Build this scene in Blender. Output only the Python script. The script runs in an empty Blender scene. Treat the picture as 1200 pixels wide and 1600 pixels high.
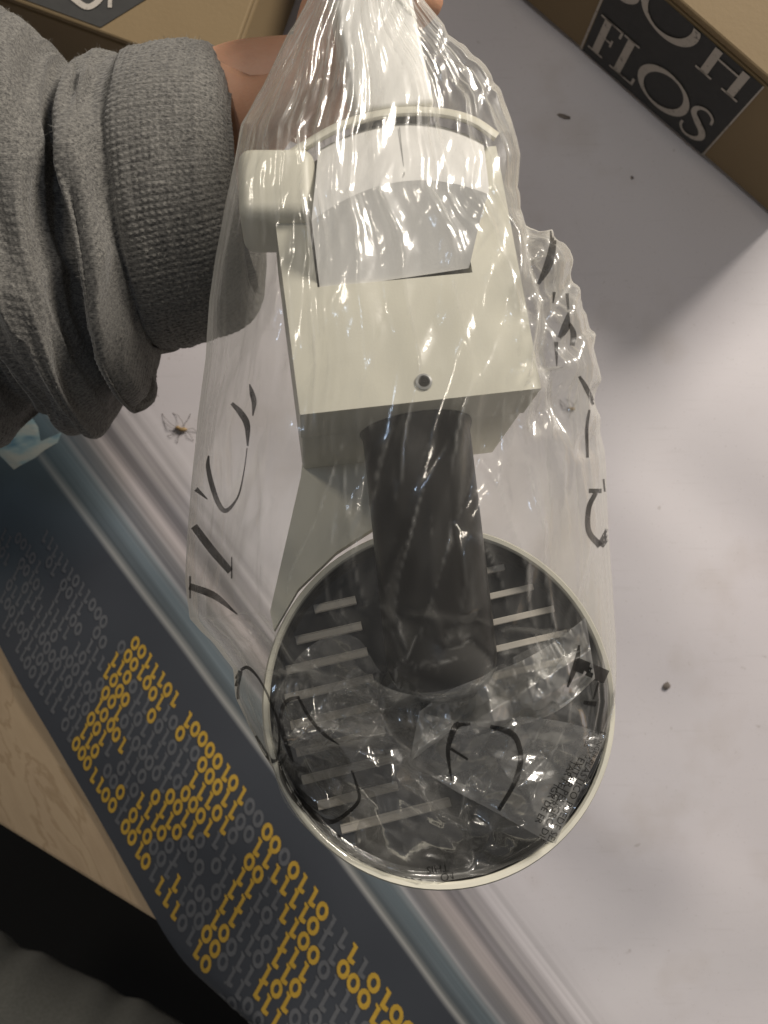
import bpy, bmesh, math, random
import numpy as np
from mathutils import Vector, Matrix
from mathutils.bvhtree import BVHTree

# ------------------------------------------------------------------ camera, light, exposure
SC = bpy.context.scene
COL = SC.collection
F, H = 1386.0, 0.46            # focal length in photo pixels (1200x1600), camera height above the table
rng = np.random.default_rng(7)
random.seed(7)

cam = bpy.data.cameras.new('camera')
cam.sensor_fit = 'VERTICAL'; cam.sensor_height = 36; cam.sensor_width = 27
cam.lens = 36 * F / 1600
cam.clip_start = 0.02; cam.clip_end = 50
cam.dof.use_dof = True; cam.dof.focus_distance = 0.29; cam.dof.aperture_fstop = 16
co = bpy.data.objects.new('camera', cam); COL.objects.link(co)
co.location = (0, 0, H)
SC.camera = co

world = bpy.data.worlds.new('World'); SC.world = world; world.use_nodes = True
bg = world.node_tree.nodes['Background']
bg.inputs[0].default_value = (1.0, 0.96, 0.93, 1); bg.inputs[1].default_value = 0.13

def area_lamp(name, loc, target, size, power, color):
    l = bpy.data.lights.new(name, 'AREA'); l.shape = 'DISK'; l.size = size; l.energy = power; l.color = color
    o = bpy.data.objects.new(name, l); COL.objects.link(o); o.location = loc
    d = Vector(target) - Vector(loc); o.rotation_euler = d.to_track_quat('-Z', 'Y').to_euler()
    return o
area_lamp('room_lamp', (1.25, 1.45, 1.06), (0, 0, 0.1), 0.66, 58, (1.0, 0.92, 0.82))
area_lamp('added_glint_lamp', (-0.75, 1.0, 1.8), (0, 0, 0.1), 0.30, 8, (1.0, 0.90, 0.76))  # added lamp without a known source, puts more highlights on the film
area_lamp('window_light', (-0.22, 0.36, 1.8), (0, 0, 0.1), 0.16, 1.3, (0.60, 0.76, 1.0))

SC.view_settings.view_transform = 'Standard'; SC.view_settings.look = 'None'
SC.view_settings.exposure = 0; SC.view_settings.gamma = 1
SC.render.engine = 'CYCLES'
cy = SC.cycles
cy.use_denoising = True
cy.max_bounces = 10; cy.transparent_max_bounces = 40; cy.diffuse_bounces = 4; cy.glossy_bounces = 4
cy.caustics_reflective = False; cy.caustics_refractive = False
cy.sample_clamp_indirect = 6

# ------------------------------------------------------------------ helpers
def ray(px, py): return np.array([(px - 600) / F, -(py - 800) / F, -1.0])
def P(px, py, d): return np.array([(px - 600) * d / F, -(py - 800) * d / F, H - d])
def T(px, py, z=0.0): return P(px, py, H - z)

def link(name, me, mats, parent=None):
    o = bpy.data.objects.new(name, me); COL.objects.link(o)
    for m in (mats if isinstance(mats, (list, tuple)) else [mats]): me.materials.append(m)
    if parent is not None: o.parent = parent
    return o
def mesh_obj(name, verts, faces, mat, parent=None, smooth=True, origin=None):
    v = np.asarray(verts, float)
    if origin is not None: v = v - np.asarray(origin, float)
    me = bpy.data.meshes.new(name); me.from_pydata(v.tolist(), [], [list(map(int, f)) for f in faces]); me.update()
    if smooth: me.polygons.foreach_set('use_smooth', [True] * len(me.polygons))
    return link(name, me, mat, parent)
def quads_obj(name, v, q, mat, parent=None, origin=None, uv=None, crease=None):
    """big quad meshes through foreach_set"""
    v = np.asarray(v, np.float32).reshape(-1, 3)
    if origin is not None: v = v - np.asarray(origin, np.float32)
    q = np.asarray(q, np.int32).reshape(-1, 4); n = len(q)
    me = bpy.data.meshes.new(name)
    me.vertices.add(len(v)); me.vertices.foreach_set('co', v.ravel())
    me.loops.add(n * 4); me.loops.foreach_set('vertex_index', q.ravel())
    me.polygons.add(n); me.polygons.foreach_set('loop_start', np.arange(n, dtype=np.int32) * 4)
    if uv is not None:
        l = me.uv_layers.new(name='UVMap'); l.data.foreach_set('uv', np.asarray(uv, np.float32)[q.ravel()].ravel())
    me.update(calc_edges=True); me.validate()
    if crease is not None: me.attributes.new('crease', 'FLOAT', 'POINT').data.foreach_set('value', np.asarray(crease, np.float32).ravel())
    me.polygons.foreach_set('use_smooth', np.ones(len(me.polygons), bool))
    return link(name, me, mat, parent)
def grid_quads(m, n, wrap=False):
    i = np.arange(m - 1)[:, None]; j = np.arange(n if wrap else n - 1)[None, :]
    k = (j + 1) % n
    return np.stack([i * n + j, i * n + k, (i + 1) * n + k, (i + 1) * n + j], -1).reshape(-1, 4)
def bm_obj(name, bm, mat, parent=None, smooth=False, bevel=0, segs=2, angle=None):
    if bevel:
        ed = [e for e in bm.edges if len(e.link_faces) == 2 and e.calc_face_angle(0) > 0.5]
        bmesh.ops.bevel(bm, geom=ed, offset=bevel, segments=segs, affect='EDGES', profile=0.5, clamp_overlap=True)
    bmesh.ops.recalc_face_normals(bm, faces=bm.faces)
    me = bpy.data.meshes.new(name); bm.to_mesh(me); bm.free()
    if smooth:
        me.polygons.foreach_set('use_smooth', [True] * len(me.polygons))
        me.set_sharp_from_angle(angle=math.radians(35))
    return link(name, me, mat, parent)
def bm_box(bm, x0, x1, y0, y1, z0, z1):
    r = bmesh.ops.create_cube(bm, size=1)
    for v in r['verts']:
        v.co = Vector((x0 + (v.co.x + .5) * (x1 - x0), y0 + (v.co.y + .5) * (y1 - y0), z0 + (v.co.z + .5) * (z1 - z0)))
def bm_prism(bm, poly, z0, z1):
    a = [bm.verts.new((x, y, z0)) for x, y in poly]; b = [bm.verts.new((x, y, z1)) for x, y in poly]
    n = len(poly)
    bm.faces.new(a[::-1]); bm.faces.new(b)
    for i in range(n): bm.faces.new((a[i], a[(i + 1) % n], b[(i + 1) % n], b[i]))
def bm_lathe(bm, prof, n, M=None):
    """profile of (r, z) turned about z, then moved by M"""
    M = M or Matrix()
    rings = []
    for r, z in prof:
        if r < 1e-7: rings.append([bm.verts.new(M @ Vector((0, 0, z)))])
        else: rings.append([bm.verts.new(M @ Vector((r * math.cos(2 * math.pi * k / n), r * math.sin(2 * math.pi * k / n), z))) for k in range(n)])
    for a, b in zip(rings[:-1], rings[1:]):
        for k in range(n):
            l = (k + 1) % n
            if len(a) == 1 and len(b) == 1: continue
            if len(a) == 1: bm.faces.new((a[0], b[k], b[l]))
            elif len(b) == 1: bm.faces.new((a[k], b[0], a[l]))
            else: bm.faces.new((a[k], b[k], b[l], a[l]))
def empty(name, M=None, loc=None):
    o = bpy.data.objects.new(name, None); COL.objects.link(o); o.empty_display_size = 0.02
    if M is not None: o.matrix_world = M
    if loc is not None: o.location = loc
    return o
def tag(o, label, cat, group=None):
    o['label'] = label; o['category'] = cat
    if group: o['group'] = group
    return o
def catmull(pts, per=8):
    p = np.asarray(pts, float); p = np.vstack([2 * p[0] - p[1], p, 2 * p[-1] - p[-2]])
    out = []
    for i in range(1, len(p) - 2):
        for t in np.linspace(0, 1, per, endpoint=False):
            a, b, c, d = p[i - 1], p[i], p[i + 1], p[i + 2]
            out.append(0.5 * (2 * b + (c - a) * t + (2 * a - 5 * b + 4 * c - d) * t * t + (3 * b - a - 3 * c + d) * t ** 3))
    out.append(p[-2]); return np.array(out)
def vnoise(shape, cells, seed, wrap_axis1=False):
    """smooth value noise sampled on a grid"""
    r = np.random.default_rng(seed); a, b = cells
    g = r.uniform(-1, 1, (a + 2, b + (0 if wrap_axis1 else 2)))
    y = np.linspace(0, a, shape[0]); x = np.linspace(0, b, shape[1], endpoint=not wrap_axis1)
    yi = np.minimum(y.astype(int), a); xi = x.astype(int) if wrap_axis1 else np.minimum(x.astype(int), b)
    fy = y - yi; fx = x - xi; fy = fy * fy * (3 - 2 * fy); fx = fx * fx * (3 - 2 * fx)
    x1 = (xi + 1) % b if wrap_axis1 else xi + 1
    if wrap_axis1: xi = xi % b
    g00 = g[yi][:, xi]; g01 = g[yi][:, x1]; g10 = g[yi + 1][:, xi]; g11 = g[yi + 1][:, x1]
    fy = fy[:, None]; fx = fx[None]
    return (g00 * (1 - fx) + g01 * fx) * (1 - fy) + (g10 * (1 - fx) + g11 * fx) * fy

# ------------------------------------------------------------------ materials
class NT:
    def __init__(s, name):
        s.m = bpy.data.materials.new(name); s.m.use_nodes = True; s.t = s.m.node_tree; s.n = s.t.nodes; s.n.clear()
        s.out = s.n.new('ShaderNodeOutputMaterial')
    def node(s, typ, ins=None, **kw):
        x = s.n.new('ShaderNode' + typ)
        for k, v in kw.items(): setattr(x, k, v)
        for k, v in (ins or {}).items(): s.set(x.inputs[k], v)
        return x
    def set(s, sock, v):
        if isinstance(v, bpy.types.NodeSocket): s.t.links.new(v, sock)
        elif isinstance(v, (tuple, list)) and len(v) == 3 and sock.type == 'RGBA': sock.default_value = (*v, 1)
        else: sock.default_value = v
    def math(s, op, a, b=0.0, c=0.0, clamp=False):
        x = s.n.new('ShaderNodeMath'); x.operation = op; x.use_clamp = clamp
        s.set(x.inputs[0], a); s.set(x.inputs[1], b); s.set(x.inputs[2], c); return x.outputs[0]
    def mix(s, f, a, b, blend='MIX'):
        x = s.n.new('ShaderNodeMix'); x.data_type = 'RGBA'; x.blend_type = blend
        s.set(x.inputs[0], f); s.set(x.inputs[6], a); s.set(x.inputs[7], b); return x.outputs[2]
    def ramp(s, f, stops, interp='LINEAR'):
        x = s.n.new('ShaderNodeValToRGB'); r = x.color_ramp; r.interpolation = interp
        while len(r.elements) < len(stops): r.elements.new(0.5)
        for e, (p, c) in zip(r.elements, stops):
            e.position = p; e.color = (*c, 1) if isinstance(c, (tuple, list)) else (c, c, c, 1)
        s.set(x.inputs[0], f); return x.outputs[0]
    def obj(s): return s.node('TexCoord').outputs['Object']
    def noise(s, vec, scale, detail=3, rough=0.5, out='Fac'):
        return s.node('TexNoise', {'Vector': vec, 'Scale': scale, 'Detail': detail, 'Roughness': rough}).outputs[out]
    def scaled(s, vec, sx, sy, sz, rot=(0, 0, 0)):
        return s.node('Mapping', {'Vector': vec, 'Scale': (sx, sy, sz), 'Rotation': rot}).outputs[0]
    def bump(s, h, strength, dist): return s.node('Bump', {'Height': h, 'Strength': strength, 'Distance': dist}).outputs[0]
    def principled(s, **k):
        x = s.node('BsdfPrincipled', {a.replace('_', ' '): b for a, b in k.items()})
        s.t.links.new(x.outputs[0], s.out.inputs[0]); return x

def plastic(name, col, rough=0.45, dirt=0.12, spec=0.5, bump=0.15):
    t = NT(name); v = t.obj()
    n = t.noise(v, 60, 4, 0.6); n2 = t.noise(v, 9, 3)
    c = t.mix(t.math('MULTIPLY', t.ramp(n2, [(0.45, 0), (0.75, 1)]), dirt), col, tuple(x * 0.72 for x in col))
    r = t.math('ADD', t.math('MULTIPLY', n, 0.18), rough - 0.09)
    t.principled(Base_Color=c, Roughness=r, Specular_IOR_Level=spec, Normal=t.bump(t.noise(v, 1400, 2), bump, 0.0002))
    return t.m
M_cream = plastic('cream_painted_metal', (0.62, 0.60, 0.51), 0.42, 0.25)
M_grey = plastic('pale_grey_plastic', (0.72, 0.71, 0.69), 0.5)
M_white = plastic('white_plastic', (0.80, 0.79, 0.76), 0.38, 0.06)
M_black = plastic('black_plastic', (0.010, 0.009, 0.008), 0.34, 0.0, 0.14)
M_dish = plastic('black_painted_dish', (0.007, 0.007, 0.007), 0.5, 0.0, 0.3)
M_slot = plastic('grille_cream', (0.50, 0.465, 0.41), 0.6)
M_screw = plastic('screw_metal', (0.30, 0.30, 0.29), 0.35)

def film_material(name, haze, gloss, cap, crs, broad):
    t = NT(name); v = t.obj()
    uv = t.node('UVMap').outputs[0]
    fine = t.noise(t.scaled(uv, 90, 14, 1), 1.0, 4, 0.6)
    fine2 = t.noise(v, 160, 3, 0.6)
    h = t.math('ADD', t.math('MULTIPLY', fine, 0.6), t.math('MULTIPLY', fine2, 0.5))
    nrm = t.bump(h, 0.22, 0.0010)
    lw = t.node('LayerWeight', {'Blend': 0.5, 'Normal': nrm})
    facing = lw.outputs['Facing']
    fr = t.node('Fresnel', {'IOR': 1.5, 'Normal': nrm}).outputs[0]
    tr = t.node('BsdfTransparent', {'Color': (0.985, 0.985, 0.975)}).outputs[0]
    di = t.node('BsdfDiffuse', {'Color': (0.80, 0.79, 0.75)}).outputs[0]
    tl = t.node('BsdfTranslucent', {'Color': (0.80, 0.79, 0.75)}).outputs[0]
    hz = t.node('MixShader', {0: 0.5, 1: di, 2: tl}).outputs[0]
    cloud = t.noise(v, 22, 3, 0.6)
    if haze < .08:     # gathered film at the neck lies in several thicknesses
        nk = t.ramp(t.node('SeparateXYZ', {0: uv}).outputs[1], [(0.0, 3.0), (0.30, 2.2), (0.62, 1.0)]); cloud = t.math('MULTIPLY', cloud, nk)
    hf = t.math('ADD', t.math('MULTIPLY', t.math('POWER', facing, 2.0), 0.40), t.math('MULTIPLY', cloud, haze), clamp=True)
    cr = t.math('MULTIPLY', t.node('Attribute', attribute_name='crease').outputs['Fac'], t.math('ADD', t.math('MULTIPLY', t.noise(v, 90, 2), 0.7), 0.05))
    hf = t.math('ADD', hf, t.math('MULTIPLY', cr, crs), clamp=True)  # creases painted whiter: stress whitening that also stands in for glints
    base = t.node('MixShader', {0: hf, 1: tr, 2: hz}).outputs[0]
    gl = t.node('MixShader', {0: broad, 1: t.node('BsdfGlossy', {'Color': (1, 1, 1), 'Roughness': 0.08, 'Normal': nrm}).outputs[0],
                              2: t.node('BsdfGlossy', {'Color': (1, 1, 1), 'Roughness': 0.34, 'Normal': nrm}).outputs[0]}).outputs[0]
    gf = t.math('MINIMUM', t.math('MULTIPLY', fr, gloss), cap)
    s = t.node('MixShader', {0: gf, 1: base, 2: gl}).outputs[0]
    t.t.links.new(s, t.out.inputs[0]); return t.m
M_film = film_material('clear_bag_film', 0.13, 1.25, 0.20, 1.1, 0.40)
M_fold = film_material('doubled_bag_film', 0.035, 3.4, 0.42, 1.4, 0.30)
M_flap = film_material('folded_bag_film', 0.34, 4.0, 0.45, 0.8, 0.5)
M_band = film_material('bunched_bag_film', 0.60, 6.0, 0.55, 1.2, 0.5)
def ink(name, col, rough=0.5):
    t = NT(name); t.principled(Base_Color=t.mix(t.noise(t.obj(), 300, 3), col, tuple(c * 1.5 + 0.01 for c in col)), Roughness=rough); return t.m
def bag_ink():
    t = NT('black_bag_print'); n = t.noise(t.obj(), 120, 3)
    p = t.principled(Base_Color=(0.014, 0.013, 0.012, 1), Roughness=0.5, Alpha=t.ramp(n, [(0.3, 0.70), (0.7, 0.93)])); return t.m
M_ink = bag_ink()
M_yellow = ink('yellow_print', (0.33, 0.205, 0.022), 0.5)
M_greyink = ink('grey_print', (0.070, 0.073, 0.080), 0.5)
M_label = ink('black_label', (0.014, 0.014, 0.013), 0.55)
def worn(name, col, back):
    t = NT(name); n = t.noise(t.obj(), 420, 4, 0.7)
    t.principled(Base_Color=t.mix(t.ramp(n, [(0.30, 1), (0.42, 0)]), col, back), Roughness=0.6); return t.m
M_letter = worn('pale_worn_print', (0.46, 0.42, 0.37), (0.14, 0.13, 0.12))

def wood():
    t = NT('pale_wood'); v = t.obj()
    w = t.scaled(v, 1, 1, 1, (0, 0, math.radians(33)))
    d = t.noise(w, 6, 2, out='Color')
    vv = t.node('VectorMath', {0: t.scaled(w, 3.0, 26, 1), 1: t.node('VectorMath', {0: d, 'Scale': 2.2}, operation='SCALE').outputs[0]}, operation='ADD').outputs[0]
    g = t.noise(vv, 2.6, 5, 0.55)
    fib = t.noise(t.scaled(w, 40, 900, 1), 1, 3)
    c = t.ramp(g, [(0.3, (0.40, 0.29, 0.18)), (0.47, (0.47, 0.35, 0.225)), (0.5, (0.36, 0.255, 0.15)), (0.53, (0.48, 0.36, 0.23)), (0.7, (0.44, 0.325, 0.205))])
    c = t.mix(t.math('MULTIPLY', fib, 0.3), c, (0.33, 0.24, 0.15))
    t.principled(Base_Color=c, Roughness=0.5, Normal=t.bump(fib, 0.2, 0.0004)); return t.m
def cardboard():
    t = NT('brown_cardboard'); v = t.obj()
    n = t.noise(v, 14, 4, 0.6); f = t.noise(t.scaled(v, 500, 500, 900), 1, 2)
    c = t.mix(n, (0.185, 0.130, 0.062), (0.25, 0.18, 0.094)); c = t.mix(t.math('MULTIPLY', f, 0.25), c, (0.22, 0.155, 0.08))
    t.principled(Base_Color=c, Roughness=0.75, Normal=t.bump(f, 0.2, 0.0004)); return t.m
M_wood, M_card = wood(), cardboard()
def shade_floor():
    t = NT('shade_black_floor'); t.principled(Base_Color=t.mix(t.noise(t.obj(), 200, 3), (0.002, 0.002, 0.0022), (0.005, 0.005, 0.005)), Roughness=0.9); return t.m  # near-black colour stands in for the shade below the table edge
M_floor = shade_floor()
def knit(name, a, b, scale=900):
    t = NT(name); v = t.obj()
    n = t.noise(v, scale, 2, 0.7); n2 = t.noise(v, 25, 3); n3 = t.noise(t.scaled(v, 350, 2400, 2400), 1, 2)
    c = t.ramp(t.math('ADD', t.math('MULTIPLY', n, 0.5), t.math('MULTIPLY', n3, 0.5)), [(0.36, a), (0.5, tuple((x + y) / 2 for x, y in zip(a, b))), (0.64, b)])
    c = t.mix(t.math('MULTIPLY', n2, 0.25), c, a)
    p = t.principled(Base_Color=c, Roughness=0.95, Specular_IOR_Level=0.1, Normal=t.bump(t.noise(v, 2600, 2), 0.5, 0.0004))
    p.inputs['Sheen Weight'].default_value = 0.25; p.inputs['Sheen Roughness'].default_value = 0.5
    return t.m
M_knit = knit('heather_grey_knit', (0.062, 0.060, 0.058), (0.235, 0.226, 0.205))
M_trouser = knit('grey_jersey', (0.22, 0.22, 0.19), (0.36, 0.35, 0.31), 600)
def fuzz():
    t = NT('knit_fuzz'); t.principled(Base_Color=(0.30, 0.29, 0.26, 1), Roughness=1.0); return t.m
M_fuzz = fuzz()
def skin():
    t = NT('skin'); v = t.obj()
    c = t.mix(t.noise(v, 60, 4), (0.50, 0.26, 0.16), (0.60, 0.35, 0.23))
    c = t.mix(t.math('MULTIPLY', t.noise(v, 400, 2), 0.3), c, (0.42, 0.19, 0.12))
    p = t.principled(Base_Color=c, Roughness=0.5, Normal=t.bump(t.noise(v, 900, 3), 0.25, 0.0005))
    p.inputs['Subsurface Weight'].default_value = 0.15; p.inputs['Subsurface Radius'].default_value = (0.008, 0.003, 0.0015); p.inputs['Subsurface Scale'].default_value = 0.5
    return t.m
M_skin = skin()

# print on the sheet: t runs across the strip (metres), s along it
pxm = H / F
A0 = T(70, 718); sdir = np.array([1, -1.34, 0]) / math.hypot(1, 1.34); tdir = np.array([1.34, 1, 0]) / math.hypot(1, 1.34)
def paper():
    t = NT('printed_glossy_sheet'); v = t.obj()
    def dot(d, o): return t.math('SUBTRACT', t.node('VectorMath', {0: v, 1: tuple(d)}, operation='DOT_PRODUCT').outputs['Value'], float(np.dot(d, o)))
    tt, ss = dot(tdir, A0), dot(sdir, A0)
    cmb = t.node('CombineXYZ', {0: t.math('MULTIPLY', ss, 1.2), 1: t.math('MULTIPLY', tt, 160)}).outputs[0]
    streak = t.noise(cmb, 1.0, 4, 0.6)
    wob = t.math('MULTIPLY', t.math('SUBTRACT', t.noise(t.node('CombineXYZ', {0: t.math('MULTIPLY', ss, 4)}).outputs[0], 1, 2), 0.5), 0.004)
    u = t.math('DIVIDE', t.math('ADD', t.math('ADD', tt, wob), 60 * pxm), 260 * pxm)      # -60px..200px -> 0..1
    def p(px): return (px + 60) / 260
    navy = (0.043, 0.048, 0.058); dk = (0.075, 0.088, 0.098)
    c = t.ramp(u, [(p(-60), navy), (p(-8), navy), (p(-4), (0.16, 0.165, 0.17)), (p(0), (0.30, 0.30, 0.29)), (p(4), (0.20, 0.21, 0.21)), (p(10), dk),
                   (p(34), (0.125, 0.155, 0.175)), (p(44), (0.20, 0.225, 0.24)), (p(49), (0.31, 0.31, 0.32)), (p(54), (0.15, 0.15, 0.16)), (p(68), (0.20, 0.195, 0.20)),  # printed streaks, lightened with blue to paint in a sheen
                   (p(81), (0.43, 0.39, 0.385)), (p(92), (0.40, 0.36, 0.36)), (p(104), (0.24, 0.225, 0.235)), (p(114), (0.20, 0.19, 0.20)), (p(122), (0.36, 0.34, 0.345)),
                   (p(132), (0.33, 0.31, 0.32)), (p(160), (0.53, 0.505, 0.52)), (p(200), (0.61, 0.585, 0.605))])
    inb = t.math('MULTIPLY', t.ramp(u, [(p(-4), 0), (p(6), 1), (p(140), 1), (p(190), 0.0)]), 0.75)
    c = t.mix(inb, c, t.mix(1.0, c, t.ramp(streak, [(0.3, 0.45), (0.5, 1.0), (0.7, 1.7)]), 'MULTIPLY'))
    # blotches and greasy smudges of the old sheet
    far = t.ramp(u, [(p(120), 0), (p(195), 1)])
    blot = t.noise(v, 16, 4, 0.6); blot2 = t.noise(v, 7, 3, 0.5)
    st = t.ramp(blot, [(0.55, 0), (0.72, 1)])
    c = t.mix(t.math('MULTIPLY', t.math('MULTIPLY', st, far), 0.34), c, (0.43, 0.38, 0.34))
    c = t.mix(t.math('MULTIPLY', t.math('MULTIPLY', t.ramp(blot2, [(0.4, 0), (0.7, 1)]), far), 0.25), c, (0.52, 0.47, 0.50))
    scr = t.noise(t.scaled(v, 30, 420, 1, (0, 0, 0.6)), 1, 2); dust = t.noise(v, 900, 1)
    c = t.mix(t.math('MULTIPLY', t.math('MULTIPLY', t.ramp(scr, [(0.62, 0), (0.72, 1)]), far), 0.10), c, (0.36, 0.33, 0.32))
    c = t.mix(t.math('MULTIPLY', t.math('MULTIPLY', t.ramp(dust, [(0.70, 0), (0.76, 1)]), far), 0.30), c, (0.30, 0.27, 0.25))
    spk = t.noise(v, 130, 2, 0.5)
    c = t.mix(t.math('MULTIPLY', t.math('MULTIPLY', t.ramp(spk, [(0.74, 0), (0.78, 1)]), far), 0.35), c, (0.25, 0.21, 0.18))
    # teal tint and blotched grey towards the far end of the dark strip
    tl = t.math('MULTIPLY', t.ramp(t.math('DIVIDE', t.math('ADD', ss, 0.03), 0.09, clamp=True), [(0.0, 1), (1.0, 0)]), t.ramp(u, [(p(40), 1), (p(110), 0)]))
    c = t.mix(t.math('MULTIPLY', tl, 0.75), c, (0.085, 0.135, 0.165))
    t.principled(Base_Color=c, Roughness=t.math('ADD', t.math('MULTIPLY', blot, 0.2), 0.36), Specular_IOR_Level=0.35, Normal=t.bump(t.noise(v, 60, 3), 0.06, 0.002))
    return t.m
M_paper = paper()
def tealpaper():
    t = NT('teal_print'); v = t.obj()
    n = t.noise(t.scaled(v, 60, 160, 1, (0, 0, math.radians(52))), 1, 3)
    t.principled(Base_Color=t.ramp(n, [(0.3, (0.10, 0.20, 0.27)), (0.45, (0.26, 0.37, 0.40)), (0.6, (0.40, 0.43, 0.40))]), Roughness=0.4); return t.m
M_teal = tealpaper()

# ------------------------------------------------------------------ floor and table
o = mesh_obj('floor', [(-3, -3, -.72), (3, -3, -.72), (3, 3, -.72), (-3, 3, -.72)], [(0, 1, 2, 3)], M_floor, smooth=False); o['kind'] = 'structure'
e0, e1 = T(0, 1290), T(260, 1450)
ed = (e1 - e0) / np.linalg.norm(e1 - e0); en = np.array([-ed[1], ed[0], 0])       # en points onto the table
tab = empty('wooden_table', Matrix(((ed[0], en[0], 0, e0[0]), (ed[1], en[1], 0, e0[1]), (0, 0, 1, -.72), (0, 0, 0, 1))))
tag(tab, 'pale wooden table under the printed sheet, its front edge at the lower left', 'table')
bm = bmesh.new(); bm_box(bm, -.7, .9, 0, .95, .69, .72); bm_obj('table_top', bm, M_wood, tab, bevel=.002)
for x in (-.66, .82):
    for y in (.05, .87):
        bm = bmesh.new(); bm_box(bm, x, x + .05, y, y + .05, 0, .69); bm_obj('leg', bm, M_wood, tab, bevel=.003)

# ------------------------------------------------------------------ printed sheet, rolled down over the table edge
b0, b1 = T(256, 1446), T(440, 1612); bd = (b1 - b0) / np.linalg.norm(b1 - b0); bn = np.array([bd[1], -bd[0], 0])   # bn points off the table
RB = 0.011
def sheet_pt(xy, lift=0.0):
    xy = np.asarray(xy, float).reshape(-1, 2)
    q = (xy - b0[:2]) @ bn[:2]
    a = np.clip(q / RB, 0, 1.75); rest = np.maximum(q - 1.75 * RB, 0)
    und = 0.0006 * (np.sin(xy[:, 0] * 61 + 2 * np.sin(xy[:, 1] * 37)) + np.sin(xy[:, 1] * 53 + xy[:, 0] * 29)) * np.clip(-q / .03, 0, 1)
    back = np.where(q > 0, RB * np.sin(a) - q, 0)
    z = 0.0022 + und + np.where(q > 0, -(RB * (1 - np.cos(a)) + rest), 0)
    n = np.stack([bn[0] * np.sin(a), bn[1] * np.sin(a), np.cos(a)], -1)
    p = np.stack([xy[:, 0] + bn[0] * back, xy[:, 1] + bn[1] * back, z], -1)
    return p + n * lift
l0, l1 = T(0, 1005), T(251, 1443); ld = (l1 - l0)[:2] / np.linalg.norm((l1 - l0)[:2]); lr = np.array([-ld[1], ld[0]])   # lr points right, onto the sheet
S = np.linspace(-.40, .52, 380); Tt = np.concatenate([np.linspace(0, .2, 120), np.linspace(.203, .62, 70)])
gs, gt = np.meshgrid(S, Tt, indexing='ij')
xy = l0[:2] + gs[..., None] * ld + gt[..., None] * lr
v = sheet_pt(xy.reshape(-1, 2))
sheet = empty('printed_sheet', loc=(0, 0, 0))
tag(sheet, 'large white glossy sheet with a dark strip of yellow binary digits, spread on the table', 'poster')
paper_o = quads_obj('paper', v, grid_quads(len(S), len(Tt)), M_paper, sheet)

# printed digits: a lattice drawn in perspective on the sheet (rows run along the strip, digits stand on their heads)
VP = np.array([-929., -621.]); PC = np.array([460., 1400.]); BV = np.array([-14., 24.])
def lat(i, j):
    p0 = PC + np.asarray(j)[..., None] * BV
    return VP + (p0 - VP) / (1 - 0.0104 * np.asarray(i, float))[..., None]
STROKES = [([(222, 1015), (195, 1045), (178, 1085), (165, 1125), (135, 1160), (122, 1195), (140, 1235), (160, 1265)], 17),
           ([(222, 1015), (245, 1050), (258, 1080)], 18), ([(250, 1095), (238, 1122)], 10), ([(165, 1130), (190, 1150)], 12), ([(158, 1228), (182, 1242)], 10),
           ([(300, 1128), (335, 1168), (355, 1205), (370, 1238)], 18), ([(318, 1215), (340, 1240)], 22), ([(355, 1250), (325, 1285)], 18),
           ([(226, 1262), (265, 1254), (308, 1245)], 17), ([(222, 1280), (262, 1284), (292, 1284)], 13), ([(212, 1290), (214, 1330), (216, 1365), (232, 1392)], 15),
           ([(262, 1384), (266, 1424)], 17), ([(418, 1308), (372, 1395), (322, 1492)], 20), ([(462, 1368), (478, 1425), (452, 1500), (432, 1565)], 27),
           ([(560, 1492), (540, 1530)], 9), ([(585, 1540), (640, 1600)], 26)]
def seg_dist(p, a, b):
    a = np.array(a, float); b = np.array(b, float); t = np.clip(np.dot(p - a, b - a) / np.dot(b - a, b - a), 0, 1)
    return np.linalg.norm(p - a - t * (b - a))
def is_yellow(p): return any(seg_dist(p, a, b) < w * 1.25 + 2 for pts, w in STROKES for a, b in zip(pts[:-1], pts[1:]))
k = np.linspace(0, 2 * np.pi, 13)[:-1]
ring_o = np.stack([.47 * np.cos(k), .50 * np.sin(k)], -1); ring_i = np.stack([.20 * np.cos(k), .25 * np.sin(k)], -1)
G0v = np.vstack([ring_o, ring_i]); G0f = [(a, (a + 1) % 12, 12 + (a + 1) % 12, 12 + a) for a in range(12)]
G1v = np.array([(-.14, -.50), (.12, -.50), (.14, .50), (-.12, .50), (.13, .22), (.42, .16), (.42, .40), (.13, .50), (-.28, -.50), (-.13, -.50), (-.13, -.30), (-.28, -.38)])
G1f = [(0, 1, 2, 3), (4, 5, 6, 7), (8, 9, 10, 11)]
acc = {'y': ([], []), 'g': ([], [])}
for j in range(-1, 16):
    for i in range(-75, 16):
        c = lat(float(i), float(j))
        if not (-40 < c[0] < 720 and 830 < c[1] < 1680): continue
        if ((T(*c)[:2] - l0[:2]) @ lr) < .004: continue
        y = is_yellow(c)
        if not y and (random.random() < (0.06 if c[1] > 1000 else 0.2) or (j < 0 and i < -8)): continue
        zero = random.random() < 0.45
        gv, gf = (G0v, G0f) if zero else (G1v, G1f)
        jit = rng.normal(0, 0.03, 2)
        pp = lat(i + gv[:, 0] + jit[0], j + gv[:, 1] * .95 + jit[1])
        w = np.array([T(*q)[:2] for q in pp])
        V, Fc = acc['y' if y else 'g']; b = len(V)
        V.extend(sheet_pt(w, 0.0003).tolist()); Fc.extend([tuple(b + x for x in f) for f in gf])
yo = mesh_obj('printed_digits', *acc['y'], M_yellow, sheet, smooth=False); yo['label'] = 'yellow binary digits printed in big character shapes'; yo['kind'] = 'stuff'
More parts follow.
